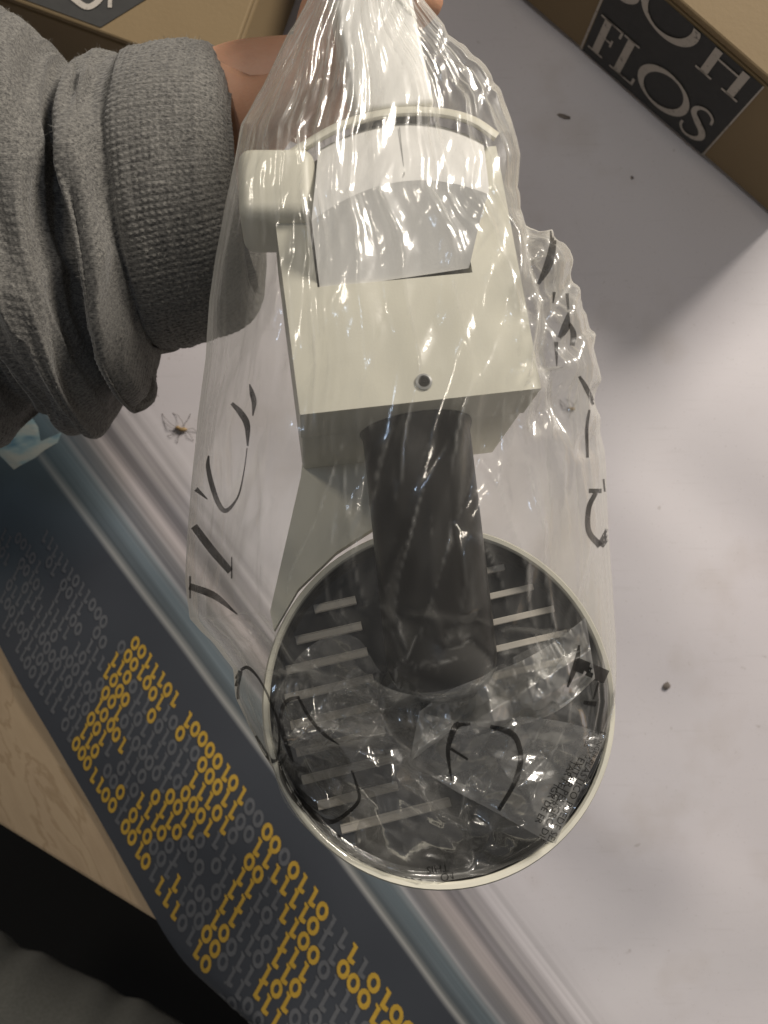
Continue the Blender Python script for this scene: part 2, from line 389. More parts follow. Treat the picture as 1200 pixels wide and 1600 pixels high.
go = mesh_obj('printed_digits', *acc['g'], M_greyink, sheet, smooth=False); go['label'] = 'dim grey binary digits filling the dark strip'; go['kind'] = 'stuff'
pv = [(-60, 640), (20, 600), (62, 668), (66, 690), (98, 676), (92, 692), (72, 704), (58, 716), (36, 728), (-60, 785)]
mesh_obj('printed_patch', sheet_pt(np.array([T(*q)[:2] for q in pv]), .0003), [list(range(len(pv)))[::-1]], M_teal, sheet, smooth=False)['label'] = 'light teal picture printed at the end of the dark strip'

# ------------------------------------------------------------------ cardboard boxes with labels
def ribbon(pts, widths, off=(0, 0)):
    """flat ribbon polyline -> (verts2d, faces)"""
    p = np.asarray(pts, float); w = np.broadcast_to(np.asarray(widths, float), (len(p),))
    d = np.gradient(p, axis=0); d /= np.maximum(np.linalg.norm(d, axis=1, keepdims=True), 1e-9); n = np.stack([-d[:, 1], d[:, 0]], -1)
    v = np.vstack([p + n * w[:, None] / 2, p - n * w[:, None] / 2]) + np.asarray(off); m = len(p)
    return v, [(a, a + 1, m + a + 1, m + a) for a in range(m - 1)]
def rect2(x0, x1, y0, y1): return np.array([(x0, y0), (x1, y0), (x1, y1), (x0, y1)], float), [(0, 1, 2, 3)]
def glyph(ch, x, y, h):
    """serif capitals as flat outlines; x is the left of the stem, h the cap height"""
    out = []; s = 0.14 * h; th = 0.045 * h
    def stem(x0, full=h, y0=y):
        out.append(rect2(x0, x0 + s, y0, y0 + full)); out.append(rect2(x0 - .09 * h, x0 + s + .09 * h, y0, y0 + th)); 
        out.append(rect2(x0 - .09 * h, x0 + s + .09 * h, y0 + full - th, y0 + full))
    if ch == 'F':
        stem(x); out.append(rect2(x + s, x + .38 * h, y + h - th, y + h)); out.append(rect2(x + .34 * h, x + .385 * h, y + .80 * h, y + h))
        out.append(rect2(x + s, x + .27 * h, y + .5 * h, y + .5 * h + th)); out.append(rect2(x + .25 * h, x + .29 * h, y + .43 * h, y + .62 * h))
    if ch == 'L':
        stem(x); out.append(rect2(x + s, x + .42 * h, y, y + th)); out.append(rect2(x + .38 * h, x + .43 * h, y, y + .2 * h))
    if ch == 'I': stem(x)
    if ch == 'H':
        stem(x); stem(x + .53 * h); out.append(rect2(x + s, x + .53 * h, y + .48 * h, y + .48 * h + th))
    if ch == 'O':
        a = np.linspace(0, 2 * np.pi, 41); cx, cyy = x + .5 * h, y + .5 * h
        w = .06 * h + .10 * h * np.abs(np.cos(a + .35)) ** 1.5
        out.append(ribbon(np.stack([cx + .47 * h * np.cos(a), cyy + .47 * h * np.sin(a)], -1), w))
    if ch == 'S':
        p = catmull([(.44, .74), (.40, .90), (.24, .98), (.09, .88), (.08, .70), (.24, .54), (.40, .40), (.44, .22), (.32, .06), (.15, .03), (.03, .14), (.01, .28)], 5)
        q = np.linspace(0, 1, len(p)); out.append(ribbon(np.stack([x + p[:, 0] * h, y + p[:, 1] * h], -1), h * (.05 + .10 * np.exp(-((q - .5) / .22) ** 2))))
    return out
def flat_parts(name, parts, fn, mat, parent):
    V, Fc = [], []
    for v, f in parts:
        b = len(V); V.extend(fn(np.asarray(v))); Fc.extend([tuple(b + x for x in q) for q in f])
    return mesh_obj(name, V, Fc, mat, parent, smooth=False)
def clip_parts(parts, zmax):
    out = []
    for v, f in parts:
        v = np.array(v); v[:, 1] = np.minimum(v[:, 1], zmax); out.append((v, f))
    return out
def carton(loc, ex, L, D, h, label):
    """open carton: ex runs along the front, depth goes to its left; panels and two top flaps"""
    ex = np.array([ex[0], ex[1], 0]) / math.hypot(ex[0], ex[1]); ey = np.array([-ex[1], ex[0], 0])
    M = Matrix(((ex[0], ey[0], 0, loc[0]), (ex[1], ey[1], 0, loc[1]), (0, 0, 1, 0), (0, 0, 0, 1)))
    r = empty('cardboard_box', M); tag(r, label, 'box', 'cardboard boxes behind the lamp')
    t = .004; z0 = .0045
    for a in ((0, L, 0, t), (0, L, D - t, D)):
        bm = bmesh.new(); bm_box(bm, a[0], a[1], a[2], a[3], z0, h); bm_obj('side_panel', bm, M_card, r, bevel=.0012)
    for a in ((0, t), (L - t, L)):
        bm = bmesh.new(); bm_box(bm, a[0], a[1], t + .0003, D - t - .0003, z0, h); bm_obj('end_panel', bm, M_card, r, bevel=.0012)
    bm = bmesh.new(); bm_box(bm, t, L - t, t, D - t, z0, z0 + t); bm_obj('base_panel', bm, M_card, r)
    for a in ((.0006, D / 2 - .0008), (D / 2 + .0008, D - .0006)):
        bm = bmesh.new(); bm_box(bm, .0006, L - .0006, a[0], a[1], h + .0004, h + .0044); bm_obj('top_flap', bm, M_card, r, bevel=.001)
    return r
A = T(810, 0); Bp = T(1200, 340); d1 = (Bp - A)[:2]; d1 /= np.linalg.norm(d1)
A1 = A[:2] - d1 * .30
box1 = carton((A1[0], A1[1]), d1, .30 + .176, .24, .0785, 'cardboard box at the upper right with a black label lettered FLOS on its side')
fo = lambda y: (lambda v: [(.30 + a / 100, -y, b / 100) for a, b in v])
flat_parts('label', [(np.array([(4.3, .47), (12.4, .47), (12.45, 7.8), (4.25, 7.8)]), [(0, 1, 2, 3)])], fo(.0004), M_label, box1)
for bx in ((4.12, 4.24), (12.44, 12.52)):
    flat_parts('label_border', [(np.array([(bx[0], .47), (bx[1], .47), (bx[1], 7.8), (bx[0], 7.8)]), [(0, 1, 2, 3)])], fo(.0004), M_letter, box1)
txt = glyph('F', 4.75, 1.15, 2.9) + glyph('L', 6.2, 1.1, 2.95) + glyph('O', 7.5, 1.15, 2.9) + glyph('S', 10.55, .95, 2.85)
txt += clip_parts(glyph('S', 4.35, 5.85, 2.9) + glyph('O', 5.9, 5.85, 3.0) + glyph('H', 9.8, 5.75, 2.95), 7.75)
flat_parts('label_lettering', txt, fo(.0008), M_letter, box1)

h2 = .0600
u2 = np.array([.94, -.345]); u2 /= np.linalg.norm(u2)                       # along the front edge, towards the right corner
c2 = T(352, 124, h2 + .0044)[:2]
box2 = carton((c2[0] - u2[0] * .30, c2[1] - u2[1] * .30), u2, .30, .22, h2, 'cardboard box at the upper left with a black printed top, partly behind the grey sleeve')
top = lambda dz: (lambda v: [(.30 - a / 100, b / 100, h2 + .0044 + dz) for a, b in v])
flat_parts('label', [(np.array([(6.0, .25), (18, .25), (18, 8), (1.2, 8), (.4, 7.4)]), [(0, 1, 2, 3, 4)])], top(.0004), M_label, box2)
arc = catmull([(2.6, 1.2), (1.6, 1.0), (1.2, 1.9), (2.0, 2.6), (2.9, 2.0), (2.7, 1.3)], 6)
flat_parts('label_lettering', [ribbon(arc + np.array([5.2, -.1]), .26), ribbon([(5.9, 1.2), (6.3, 2.4)], .18), ribbon([(9.2, 1.5), (9.9, 2.2), (11.5, 2.6)], [.5, 1.4, 1.0]), ribbon([(4.9, 2.6), (5.0, 3.4)], [.1, .5])], top(.0008), M_letter, box2)

# ------------------------------------------------------------------ lamp (built in its own frame, centimetres -> metres)
ez = Vector((110, 300, 1386)).normalized(); ex = Vector((0.989, 0.143, 0)); ex = (ex - ez * ex.dot(ez)).normalized(); ey = ez.cross(ex)
LO = Vector(P(660, 627, .25))
LM = Matrix(((ex.x, ey.x, ez.x, LO.x), (ex.y, ey.y, ez.y, LO.y), (ex.z, ey.z, ez.z, LO.z), (0, 0, 0, 1)))
lamp = empty('spotlight', LM)
tag(lamp, 'cream track spotlight with black arm and black vented dish, held inside the clear bag', 'spotlight')
LI = LM.inverted()
def loc(px, py, d): return LI @ Vector(P(px, py, d))
def loc_z(px, py, z):
    """local point on the plane local z = const under a photo pixel"""
    c = LI @ Vector((0, 0, H)); r = (LI.to_3x3() @ Vector(ray(px, py))); t = (z - c.z) / r.z; return c + r * t
lamp_parts = []
def lp(o): lamp_parts.append(o); return o
w = .0346
nl, nr, ny = loc_z(497, 455, 0).x, loc_z(737, 418, 0).x, loc_z(610, 438, 0).y
bm = bmesh.new()
bm_prism(bm, [(-w, 0), (w, 0), (w, .078), (nr, .078), (nr, ny), (nl, ny), (nl, .078), (-w, .078)], -.022, 0)
housing = lp(bm_obj('housing', bm, M_cream, lamp, smooth=True, bevel=.0013, segs=3))
bm = bmesh.new(); bm_box(bm, -w + .0003, w - .0003, .0003, .0777, -.068, -.0222)
lp(bm_obj('housing_back', bm, M_cream, lamp, smooth=True, bevel=.0009, segs=3))
sp = loc_z(662, 597, 0)
bm = bmesh.new(); Ms = Matrix.Translation((sp.x, sp.y, 0))
bm_lathe(bm, [(.0024, .0000), (.0024, .0005), (.0018, .0007), (.00155, .0003), (.0015, -.0002)], 28, Ms)
lp(bm_obj('screw', bm, M_screw, lamp, smooth=True))
bm = bmesh.new(); bm_lathe(bm, [(0, .0001), (.00155, .00012)], 24, Ms); bm_box(bm, sp.x - .0011, sp.x + .0011, sp.y - .0002, sp.y + .0002, .00015, .0004)
bm_obj('screw_slot', bm, M_black, lamp)
# hinge block: pale grey wedge with an arched ridge
cols = np.linspace(0, 1, 25)
def arc_row(pl, pm, pr, z):
    a, b, c = (loc_z(*q, z) for q in (pl, pm, pr)); out = []
    for u in cols:
        L0, L1, L2 = 2 * (u - .5) * (u - 1), 4 * u * (1 - u), 2 * u * (u - .5)
        out.append((a.x * L0 + b.x * L1 + c.x * L2, a.y * L0 + b.y * L1 + c.y * L2, z))
    return out
rows = [arc_row((500, 453), (612, 437), (733, 419), -.016), arc_row((500, 453), (612, 437), (733, 419), -.001), arc_row((489, 362), (620, 305), (755, 322), .0085),
        arc_row((487, 345), (624, 284), (764, 304), .0102), arc_row((488, 332), (626, 268), (764, 292), .0100), arc_row((497, 240), (630, 198), (756, 228), .0015), arc_row((499, 234), (630, 192), (754, 222), -.002), arc_row((499, 234), (630, 192), (754, 222), -.016)]
v = [p for r in rows for p in r]; q = grid_quads(len(rows), 25).tolist()
n = 25; q += [[r * n for r in range(len(rows))], [r * n + n - 1 for r in range(len(rows))][::-1]]
block = lp(mesh_obj('hinge_block', v, q, M_grey, lamp)); block.data.set_sharp_from_angle(angle=math.radians(28))
# seam line down the block
V, Fc = [], []
def seam(pa, pb, za, zb, wd):
    a, b = loc_z(*pa, za), loc_z(*pb, zb); s = Vector((wd, 0, 0)); i = len(V); V.extend([a - s, a + s, b + s, b - s]); Fc.append((i, i + 1, i + 2, i + 3))
seam((624, 198), (632, 274), .0022, .0106, .00013)
mesh_obj('seam', V, Fc, M_screw, lamp, smooth=False)
# arched collar behind the block
V, Q = [], []
ap = catmull([(440, 250), (480, 226), (520, 203), (565, 186), (610, 177), (650, 174), (700, 178), (740, 190), (776, 214)], 6)
an = np.gradient(ap, axis=0); an /= np.linalg.norm(an, axis=1, keepdims=True); an = np.stack([an[:, 1], -an[:, 0]], -1)
prof = [(-8, -.018), (-8, .000), (-5.5, .0026), (-2, .0034), (2, .0034), (5.5, .0026), (8, .000), (8, -.018)]
for (p_, n_) in zip(ap, an):
    for off, z in prof: V.append(loc_z(p_[0] + n_[0] * off, p_[1] + n_[1] * off, z))
m = len(prof)
for a in range(len(ap) - 1):
    for b in range(m - 1): Q.append((a * m + b, a * m + b + 1, (a + 1) * m + b + 1, (a + 1) * m + b))
Q += [tuple(range(m)), tuple((len(ap) - 1) * m + b for b in range(m))[::-1]]
lp(mesh_obj('collar', V, Q, M_cream, lamp)).data.set_sharp_from_angle(angle=math.radians(40))
ga, gb = loc_z(490, 240, -.010), loc_z(770, 240, -.010)
bm = bmesh.new()
pl = [loc_z(*p_, -.012) for p_ in [(490, 240), (530, 212), (565, 196), (610, 187), (650, 184), (700, 188), (740, 200), (765, 222), (740, 420), (500, 450)]]
bm_prism(bm, [(p_.x, p_.y) for p_ in pl][::-1], -.0217, -.0165); lp(bm_obj('collar_web', bm, M_cream, lamp))
# clamp knob at the left (a short barrel lying across)
kc = loc_z(433, 290, .002)
bm = bmesh.new()
bm_box(bm, kc.x - .0112, kc.x + .0112, kc.y - .0110, kc.y + .0115, -.020, .0050)
bmesh.ops.rotate(bm, cent=kc, verts=bm.verts, matrix=Matrix.Rotation(math.radians(-5), 3, 'Z'))
lp(bm_obj('clamp_knob', bm, M_cream, lamp, smooth=True, bevel=.0040, segs=5))
# shaded neck plate that carries the head behind the arm
bm = bmesh.new(); npl = [loc_z(*p_, -.060) for p_ in [(476, 690), (640, 670), (640, 806), (588, 822), (526, 862), (466, 920), (428, 985), (422, 955), (446, 850), (470, 745)]]
bm_prism(bm, [(p_.x, p_.y) for p_ in npl][::-1], -.068, -.060); lp(bm_obj('neck_plate', bm, M_cream, lamp, smooth=True, bevel=.0012))
# white track stem going up out of the picture
s0, s1 = loc_z(611, 176, -.008), loc_z(583, 35, -.008)
sd = (s1 - s0).normalized(); sn = Vector((sd.y, -sd.x, 0)); hw = .0122
bm = bmesh.new(); bm_box(bm, -hw, hw, -.004, .085, -.0085, .0085)
for vv in bm.verts: vv.co = s0 + sn * vv.co.x + sd * vv.co.y + Vector((0, 0, vv.co.z))
lp(bm_obj('track_stem', bm, M_white, lamp, smooth=True, bevel=.0015, segs=3))
# black arm tube
ta, tb = loc(646, 640, .276), loc(697, 1090, .266)
ad = (tb - ta).normalized(); AL = (tb - ta).length
Mt = Matrix.Translation(ta) @ ad.to_track_quat('Z', 'Y').to_matrix().to_4x4()
rt = .0167
prof = [(0, -.012), (rt * 1.02, -.012), (rt * 1.05, .003), (rt * 1.05, .0065), (rt, .0085), (rt * 1.0, AL - .012)] + [(rt * math.cos(a), AL - .012 + rt * .8 * math.sin(a)) for a in np.linspace(.12, 1.45, 9)] + [(0, AL - .012 + rt * .8)]
bm = bmesh.new(); bm_lathe(bm, prof, 56, Mt); arm = lp(bm_obj('arm', bm, M_black, lamp, smooth=True))
# head: cream shell, black dish with grille bars
hc = loc(690, 1095, .285); hr = .0573
Mh = Matrix.Translation(hc) @ Matrix.Rotation(math.radians(5), 4, 'Z')
bm = bmesh.new()
bm_lathe(bm, [(hr - .0026, -.0135), (hr - .0024, -.001), (hr - .0018, -.0002), (hr - .0005, 0), (hr, -.0008), (hr, -.065), (hr - .004, -.07), (0, -.07)], 96, Mh)
shell = lp(bm_obj('head_shell', bm, M_cream, lamp, smooth=True))
bm = bmesh.new()
bm_lathe(bm, [(hr - .0027, -.0012), (hr - .0031, -.0095), (hr - .0045, -.0105), (.020, -.0105), (.0195, -.004), (.017, -.0025), (0, -.0022)], 96, Mh)
dish = lp(bm_obj('dish', bm, M_dish, lamp, smooth=True))
for s in (-1, 1):
    for r_ in range(10):
        y = .0385 - r_ * .0088
        xo = math.sqrt(max(0, (hr - .0065) ** 2 - y * y)); x0, x1 = .0195, min(xo, .0485)
        if s > 0 and r_ > 4: continue                       # nothing shows under the flap on that side
        if s < 0 and r_ > 8: continue
        if s < 0 and r_ == 8: x0 = .004
        if x1 - x0 < .006: continue
        bm = bmesh.new(); bm_box(bm, s * x0, s * x1, y - .0011, y + .0011, -.0104, -.0080)
        for vv in bm.verts: vv.co = Mh @ vv.co
        bm_obj('grille_bar', bm, M_slot, dish, bevel=.0003)

# ------------------------------------------------------------------ clear bag
def interp_curve(pts, y): p = np.array(pts, float); return np.interp(y, p[:, 1], p[:, 0])
LEFT = [(520, -130), (498, -60), (470, 0), (440, 50), (402, 130), (371, 190), (360, 260), (348, 330), (335, 400), (325, 470), (318, 560), (305, 650), (295, 760), (288, 850), (285, 910), (293, 968),
        (330, 1006), (360, 1048), (363, 1090), (379, 1130), (404, 1180), (430, 1222), (470, 1280), (530, 1335), (600, 1366), (640, 1376), (655, 1380)]
RIGHT = [(620, -130), (640, -60), (665, 0), (690, 30), (725, 62), (762, 100), (786, 140), (800, 190), (815, 240), (815, 288), (846, 325), (871, 350), (893, 390), (905, 440), (935, 510), (950, 570), (945, 622), (950, 720), (955, 800),
         (963, 900), (966, 1000), (965, 1100), (951, 1170), (921, 1240), (870, 1310), (830, 1337), (760, 1366), (700, 1376), (685, 1380)]
NM, NN = 340, 420
yy = np.concatenate([np.linspace(-130, 1300, 295), np.linspace(1303, 1380, 45)])
xl, xr = interp_curve(LEFT, yy), interp_curve(RIGHT, yy)
def tabv(pts): p = np.array(pts, float); return np.interp(yy, p[:, 0], p[:, 1])
DM = tabv([(-130, .268), (150, .268), (300, .262), (600, .272), (900, .286), (1200, .290), (1380, .290)])
DF = tabv([(-130, .262), (100, .252), (220, .2425), (420, .2375), (650, .236), (880, .236), (1000, .246), (1100, .262), (1250, .278), (1340, .284), (1380, .288)])
DB = tabv([(-130, .280), (150, .284), (300, .302), (450, .325), (700, .345), (1000, .362), (1250, .366), (1340, .350), (1380, .294)])
def smooth_rows(a):
    k_ = np.hanning(31); k_ /= k_.sum(); return np.convolve(np.pad(a, 15, mode='edge'), k_, mode='valid')
DM, DF, DB = smooth_rows(DM), smooth_rows(DF), smooth_rows(DB)
th = np.linspace(0, 2 * np.pi, NN, endpoint=False)
c_, s_ = np.cos(th), np.sin(th)
ca = c_; sa = np.sign(s_) * np.abs(s_) ** .75
xpx = (xl + xr)[:, None] / 2 + (xr - xl)[:, None] / 2 * ca[None]
dep = DM[:, None] - np.where(sa > 0, (DM - DF)[:, None] * sa[None], (DB - DM)[:, None] * sa[None] * 1.0)
X0 = np.stack([(xpx - 600) * dep / F, -(yy[:, None] - 800) * dep / F, H - dep], -1)
def grid_normals(X):
    du = np.roll(X, -1, 1) - np.roll(X, 1, 1); dv = np.gradient(X, axis=0); n = np.cross(du, dv)
    return n / np.maximum(np.linalg.norm(n, axis=-1, keepdims=True), 1e-12)
N0 = grid_normals(X0); cen = X0.mean(1, keepdims=True); N0 *= np.sign((N0 * (X0 - cen)).sum(-1, keepdims=True) + 1e-12)
# long tension folds: sharp ridges that fan out from the gathered neck, starting and stopping along the bag
vn = np.linspace(0, 1, NM)[:, None]; tn = (th / (2 * np.pi))[None]
def sstep(a, b, x): t_ = np.clip((x - a) / (b - a), 0, 1); return t_ * t_ * (3 - 2 * t_)
def folds(seed, f, p, slope, warp, cut):
    x_ = f * tn + slope * vn + warp * vnoise((NM, NN), (3, max(4, f // 2)), seed, True) + .12 * vnoise((NM, NN), (14, f), seed + 1, True)
    r_ = (1 - np.abs(2 * (x_ % 1) - 1)) ** p
    m_ = sstep(cut - .25, cut + .25, vnoise((NM, NN), (5, max(4, int(f * .8))), seed + 2, True))
    return (1 - r_) * m_
yc = yy[:, None]
neck = 1 - sstep(60, 420, yc); bodym = sstep(150, 500, yc) * (1 - sstep(1180, 1330, yc)); low = 1 - sstep(1240, 1340, yc)
hgt = folds(101, 13, 1.6, .5, .9, -.1) * (.0030 * bodym + .0014 * neck) + folds(111, 27, 1.8, -.5, .8, 0) * (.0008 * bodym + .0009 * neck)
hgt += folds(121, 31, 2.0, 1.6, .8, .2) * .0008 * low + folds(131, 62, 1.7, -.4, .7, .1) * (.0004 * neck + .00028 * low) + folds(161, 19, 3.0, -3.5, 1.2, .1) * .0016 * low + folds(171, 23, 3.0, 4.2, 1.2, .2) * .0013 * low + folds(141, 95, 1.5, 1.2, .7, .25) * .00035 * low
hgt += np.maximum(vnoise((NM, NN), (6, 10), 151, True), 0) * .0022 * low
fac_s = .22 + .78 * np.abs(s_)[None]
X = X0 - N0 * (hgt * fac_s)[..., None]
# crumples: piecewise flat facets where the film is bunched (right side, left corner)
def crumple(px, py, seed, nlines, scale):
    r = np.random.default_rng(seed); h = np.zeros_like(px)
    for _ in range(nlines):
        a = r.uniform(0, np.pi); fr = r.uniform(.6, 2.2) / scale; ph = r.uniform(0, 1)
        q = (np.cos(a) * px + np.sin(a) * py) * fr + ph + .15 * np.sin(py / scale * .7 + _)
        h += np.abs((q % 1) - .5) * r.uniform(.3, 1) / (fr * scale)
    h = (h - h.mean()) / (h.std() + 1e-9); return h * .42
vis = 600 + X[..., 0] * F / (H - X[..., 2]); viy = 800 - X[..., 1] * F / (H - X[..., 2])
mk = np.clip((vis - 790) / 40, 0, 1) * np.clip((viy - 285) / 30, 0, 1) * np.clip((720 - viy) / 80, 0, 1)
X = X - N0 * ((np.clip(crumple(vis, viy, 11, 3, 150) + .2, 0, 1) * .0072 + np.clip(crumple(vis, viy, 12, 4, 90), 0, 1) * .0030) * mk)[..., None]
mk = np.clip((viy - 950) / 60, 0, 1) * np.clip((1290 - viy) / 60, 0, 1)
X = X - N0 * (np.clip(crumple(vis, viy, 15, 4, 150), 0, 1) * mk * .0045 * sstep(.25, .6, s_)[None])[..., None]
X = X - N0 * ((crumple(vis * 1.35 + viy * .12, viy * .24, 19, 5, 120) * .0026 + .0011) * fac_s * low)[..., None]
mk = np.clip((330 - viy) / 100, 0, 1)
X = X - N0 * (np.clip(crumple(vis * 1.6 + viy * .5, viy * .6, 17, 4, 90), 0, 1) * mk * .0016)[..., None]
def creases(X, wrap, lo=86, hi=99.3):
    """how sharply the film is bent at each point: painted white as glints and stress whitening"""
    if wrap: h_ = .5 * (np.roll(X, 1, 1) + np.roll(X, -1, 1)) - X; e_ = np.linalg.norm(np.roll(X, -1, 1) - X, axis=-1)
    else:
        h_ = np.zeros_like(X); h_[:, 1:-1] = .5 * (X[:, 2:] + X[:, :-2]) - X[:, 1:-1]; e_ = np.full(X.shape[:2], np.linalg.norm(np.diff(X, axis=1), axis=-1).mean())
    v_ = np.zeros_like(X); v_[1:-1] = .5 * (X[2:] + X[:-2]) - X[1:-1]; ev = np.linalg.norm(np.gradient(X, axis=0), axis=-1)
    a_ = np.maximum(np.linalg.norm(h_, axis=-1) / np.maximum(e_, 2e-4), np.linalg.norm(v_, axis=-1) / np.maximum(ev, 2e-4))
    p0, p1 = np.percentile(a_, lo), np.percentile(a_, hi)
    return np.clip((a_ - p0) / (p1 - p0), 0, 1)
# keep the film outside the lamp
dg = bpy.context.evaluated_depsgraph_get()
LV, LF = [], []
for o_ in lamp_parts:
    b = len(LV); LV.extend([tuple(LM @ v_.co) for v_ in o_.data.vertices]); LF.extend([tuple(b + i for i in p_.vertices) for p_ in o_.data.polygons])
lamp_bvh = BVHTree.FromPolygons(LV, LF)
camv = Vector((0, 0, H))
def in_front(X, mask, gap):
    lim = np.full(X.shape[:2], np.nan)
    for a, b in zip(*np.nonzero(mask)):
        p = Vector(X[a, b]); dr = p - camv; L = dr.length; dr /= L
        hit = lamp_bvh.ray_cast(camv, dr, L + .05)
        if hit[0] is not None and hit[3] < L + gap:
            lim[a, b] = hit[3] - gap; X[a, b] = np.array(camv + dr * (hit[3] - gap))
    return X
front = np.broadcast_to(np.sin(th)[None] > -.05, (NM, NN))
X = in_front(X, front, .0008)
X = in_front(X, front, .0006)
uvg = np.stack(np.broadcast_arrays(np.linspace(0, 1, NN)[None], np.linspace(0, 2.4, NM)[:, None]), -1).reshape(-1, 2)
BO = X0.mean((0, 1))
bag = empty('plastic_bag', loc=tuple(BO)); tag(bag, 'crumpled clear plastic bag with black printing, pulled over the spotlight', 'bag')
film = quads_obj('film', X, grid_quads(NM, NN, True), M_film, bag, origin=BO, uv=uvg, crease=creases(X, True, 80, 99))
film_src = [(X.reshape(-1, 3), grid_quads(NM, NN, True))]

# folded-up bottom of the bag, lying over the dish
def patch(name, bottom, topc, nu, nv, d0, d1, seed, amp, scale, pleat=0.0, mat=None):
    bcv, tcv = catmull(bottom, 12), catmull(topc, 12)
    def rs(c, n):
        L = np.concatenate([[0], np.cumsum(np.linalg.norm(np.diff(c, axis=0), axis=1))]); q = np.linspace(0, L[-1], n)
        return np.stack([np.interp(q, L, c[:, 0]), np.interp(q, L, c[:, 1])], -1)
    b, t = rs(bcv, nu), rs(tcv, nu); w_ = np.linspace(0, 1, nv)[:, None, None]
    g = b[None] * (1 - w_) + t[None] * w_
    gx, gy = g[..., 0], g[..., 1]
    dd = d0 * (1 - w_[..., 0]) + d1 * w_[..., 0]
    r1 = crumple(gx, gy, seed, 4, scale); r2 = crumple(gx, gy, seed + 1, 5, scale * .45)
    edge = np.clip(np.linspace(0, 1, nv)[:, None] / .12, 0, 1) * np.minimum(1, np.minimum(np.linspace(0, 1, nu), np.linspace(1, 0, nu)) / .05)[None]
    dd = dd - (r1 * amp + r2 * amp * .22) * (.15 + .85 * edge)
    if pleat: dd = dd - pleat * np.sin(gx / 9 + gy / 25 + 2 * r1)
    Xp = np.stack([(gx - 600) * dd / F, -(gy - 800) * dd / F, H - dd], -1)
    m_ = np.ones(Xp.shape[:2], bool); Xp = in_front(Xp, m_, .0006)
    uvp = np.stack([gx / 1200, gy / 600], -1).reshape(-1, 2)
    o_ = quads_obj(name, Xp, grid_quads(nv, nu), mat or M_fold, bag, origin=BO, uv=uvp, crease=creases(Xp, False))
    film_src.append((Xp.reshape(-1, 3), grid_quads(nv, nu)))
    return o_
patch('fold', [(424, 1190), (450, 1262), (520, 1326), (600, 1360), (680, 1370), (760, 1358), (840, 1320), (900, 1262), (940, 1180)],
      [(430, 1085), (470, 1022), (520, 992), (562, 1000), (596, 1050), (655, 1082), (735, 1066), (785, 1036), (838, 1008), (905, 975)], 170, 130, .281, .268, 31, .0150, 230)
patch('fold', [(640, 1190), (700, 1150), (770, 1138), (830, 1128), (880, 1105), (930, 1060)],
      [(655, 1112), (700, 1080), (760, 1055), (820, 1030), (870, 1000), (915, 965)], 130, 60, .270, .264, 41, .0095, 120, .0006, M_band)
patch('fold', [(650, 1196), (710, 1235), (780, 1272), (850, 1312), (868, 1318)],
      [(662, 1115), (730, 1128), (810, 1120), (890, 1130), (948, 1150)], 120, 90, .2745, .2675, 51, .0048, 120, 0.0, M_flap)
patch('fold', [(440, 1160), (500, 1185), (560, 1200), (640, 1180), (690, 1120)],
      [(556, 1040), (600, 1072), (645, 1086), (690, 1088), (735, 1098)], 110, 80, .272, .266, 61, .0150, 170)

# black print on the film: outlines laid onto whatever film faces up there
FV, FQ = [], []
for v_, q_ in film_src:
    b = len(FV); FV.extend(map(tuple, v_)); FQ.extend([tuple(b + x for x in r_) for r_ in q_])
film_bvh = BVHTree.FromPolygons(FV, FQ)
def on_film(px, py, lift):
    dr = Vector(ray(px, py)).normalized(); hit = film_bvh.ray_cast(camv, dr, .42)
    if hit[0] is None: return None
    return np.array(camv + dr * (hit[3] - lift))
def print_ribbon(V, Fc, pts, widths):
    p = catmull(np.column_stack([np.array(pts, float), np.broadcast_to(np.asarray(widths, float) * .88, (len(pts),))]), 10)
    d = np.gradient(p[:, :2], axis=0); d /= np.maximum(np.linalg.norm(d, axis=1, keepdims=True), 1e-9); n_ = np.stack([-d[:, 1], d[:, 0]], -1)
    prev = None
    for a in range(len(p)):
        row = []
        for f_ in (-.5, -.17, .17, .5):
            q = p[a, :2] + n_[a] * p[a, 2] * f_; h_ = on_film(q[0], q[1], .0003)
            row.append(None if h_ is None else (V.append(h_) or len(V) - 1))
        if prev is not None:
            for e_ in range(3):
                f_ = (prev[e_], prev[e_ + 1], row[e_ + 1], row[e_])
                if None in f_: continue
                z_ = [V[i][2] for i in f_]
                if max(z_) - min(z_) < .014: Fc.append(f_)
        prev = row
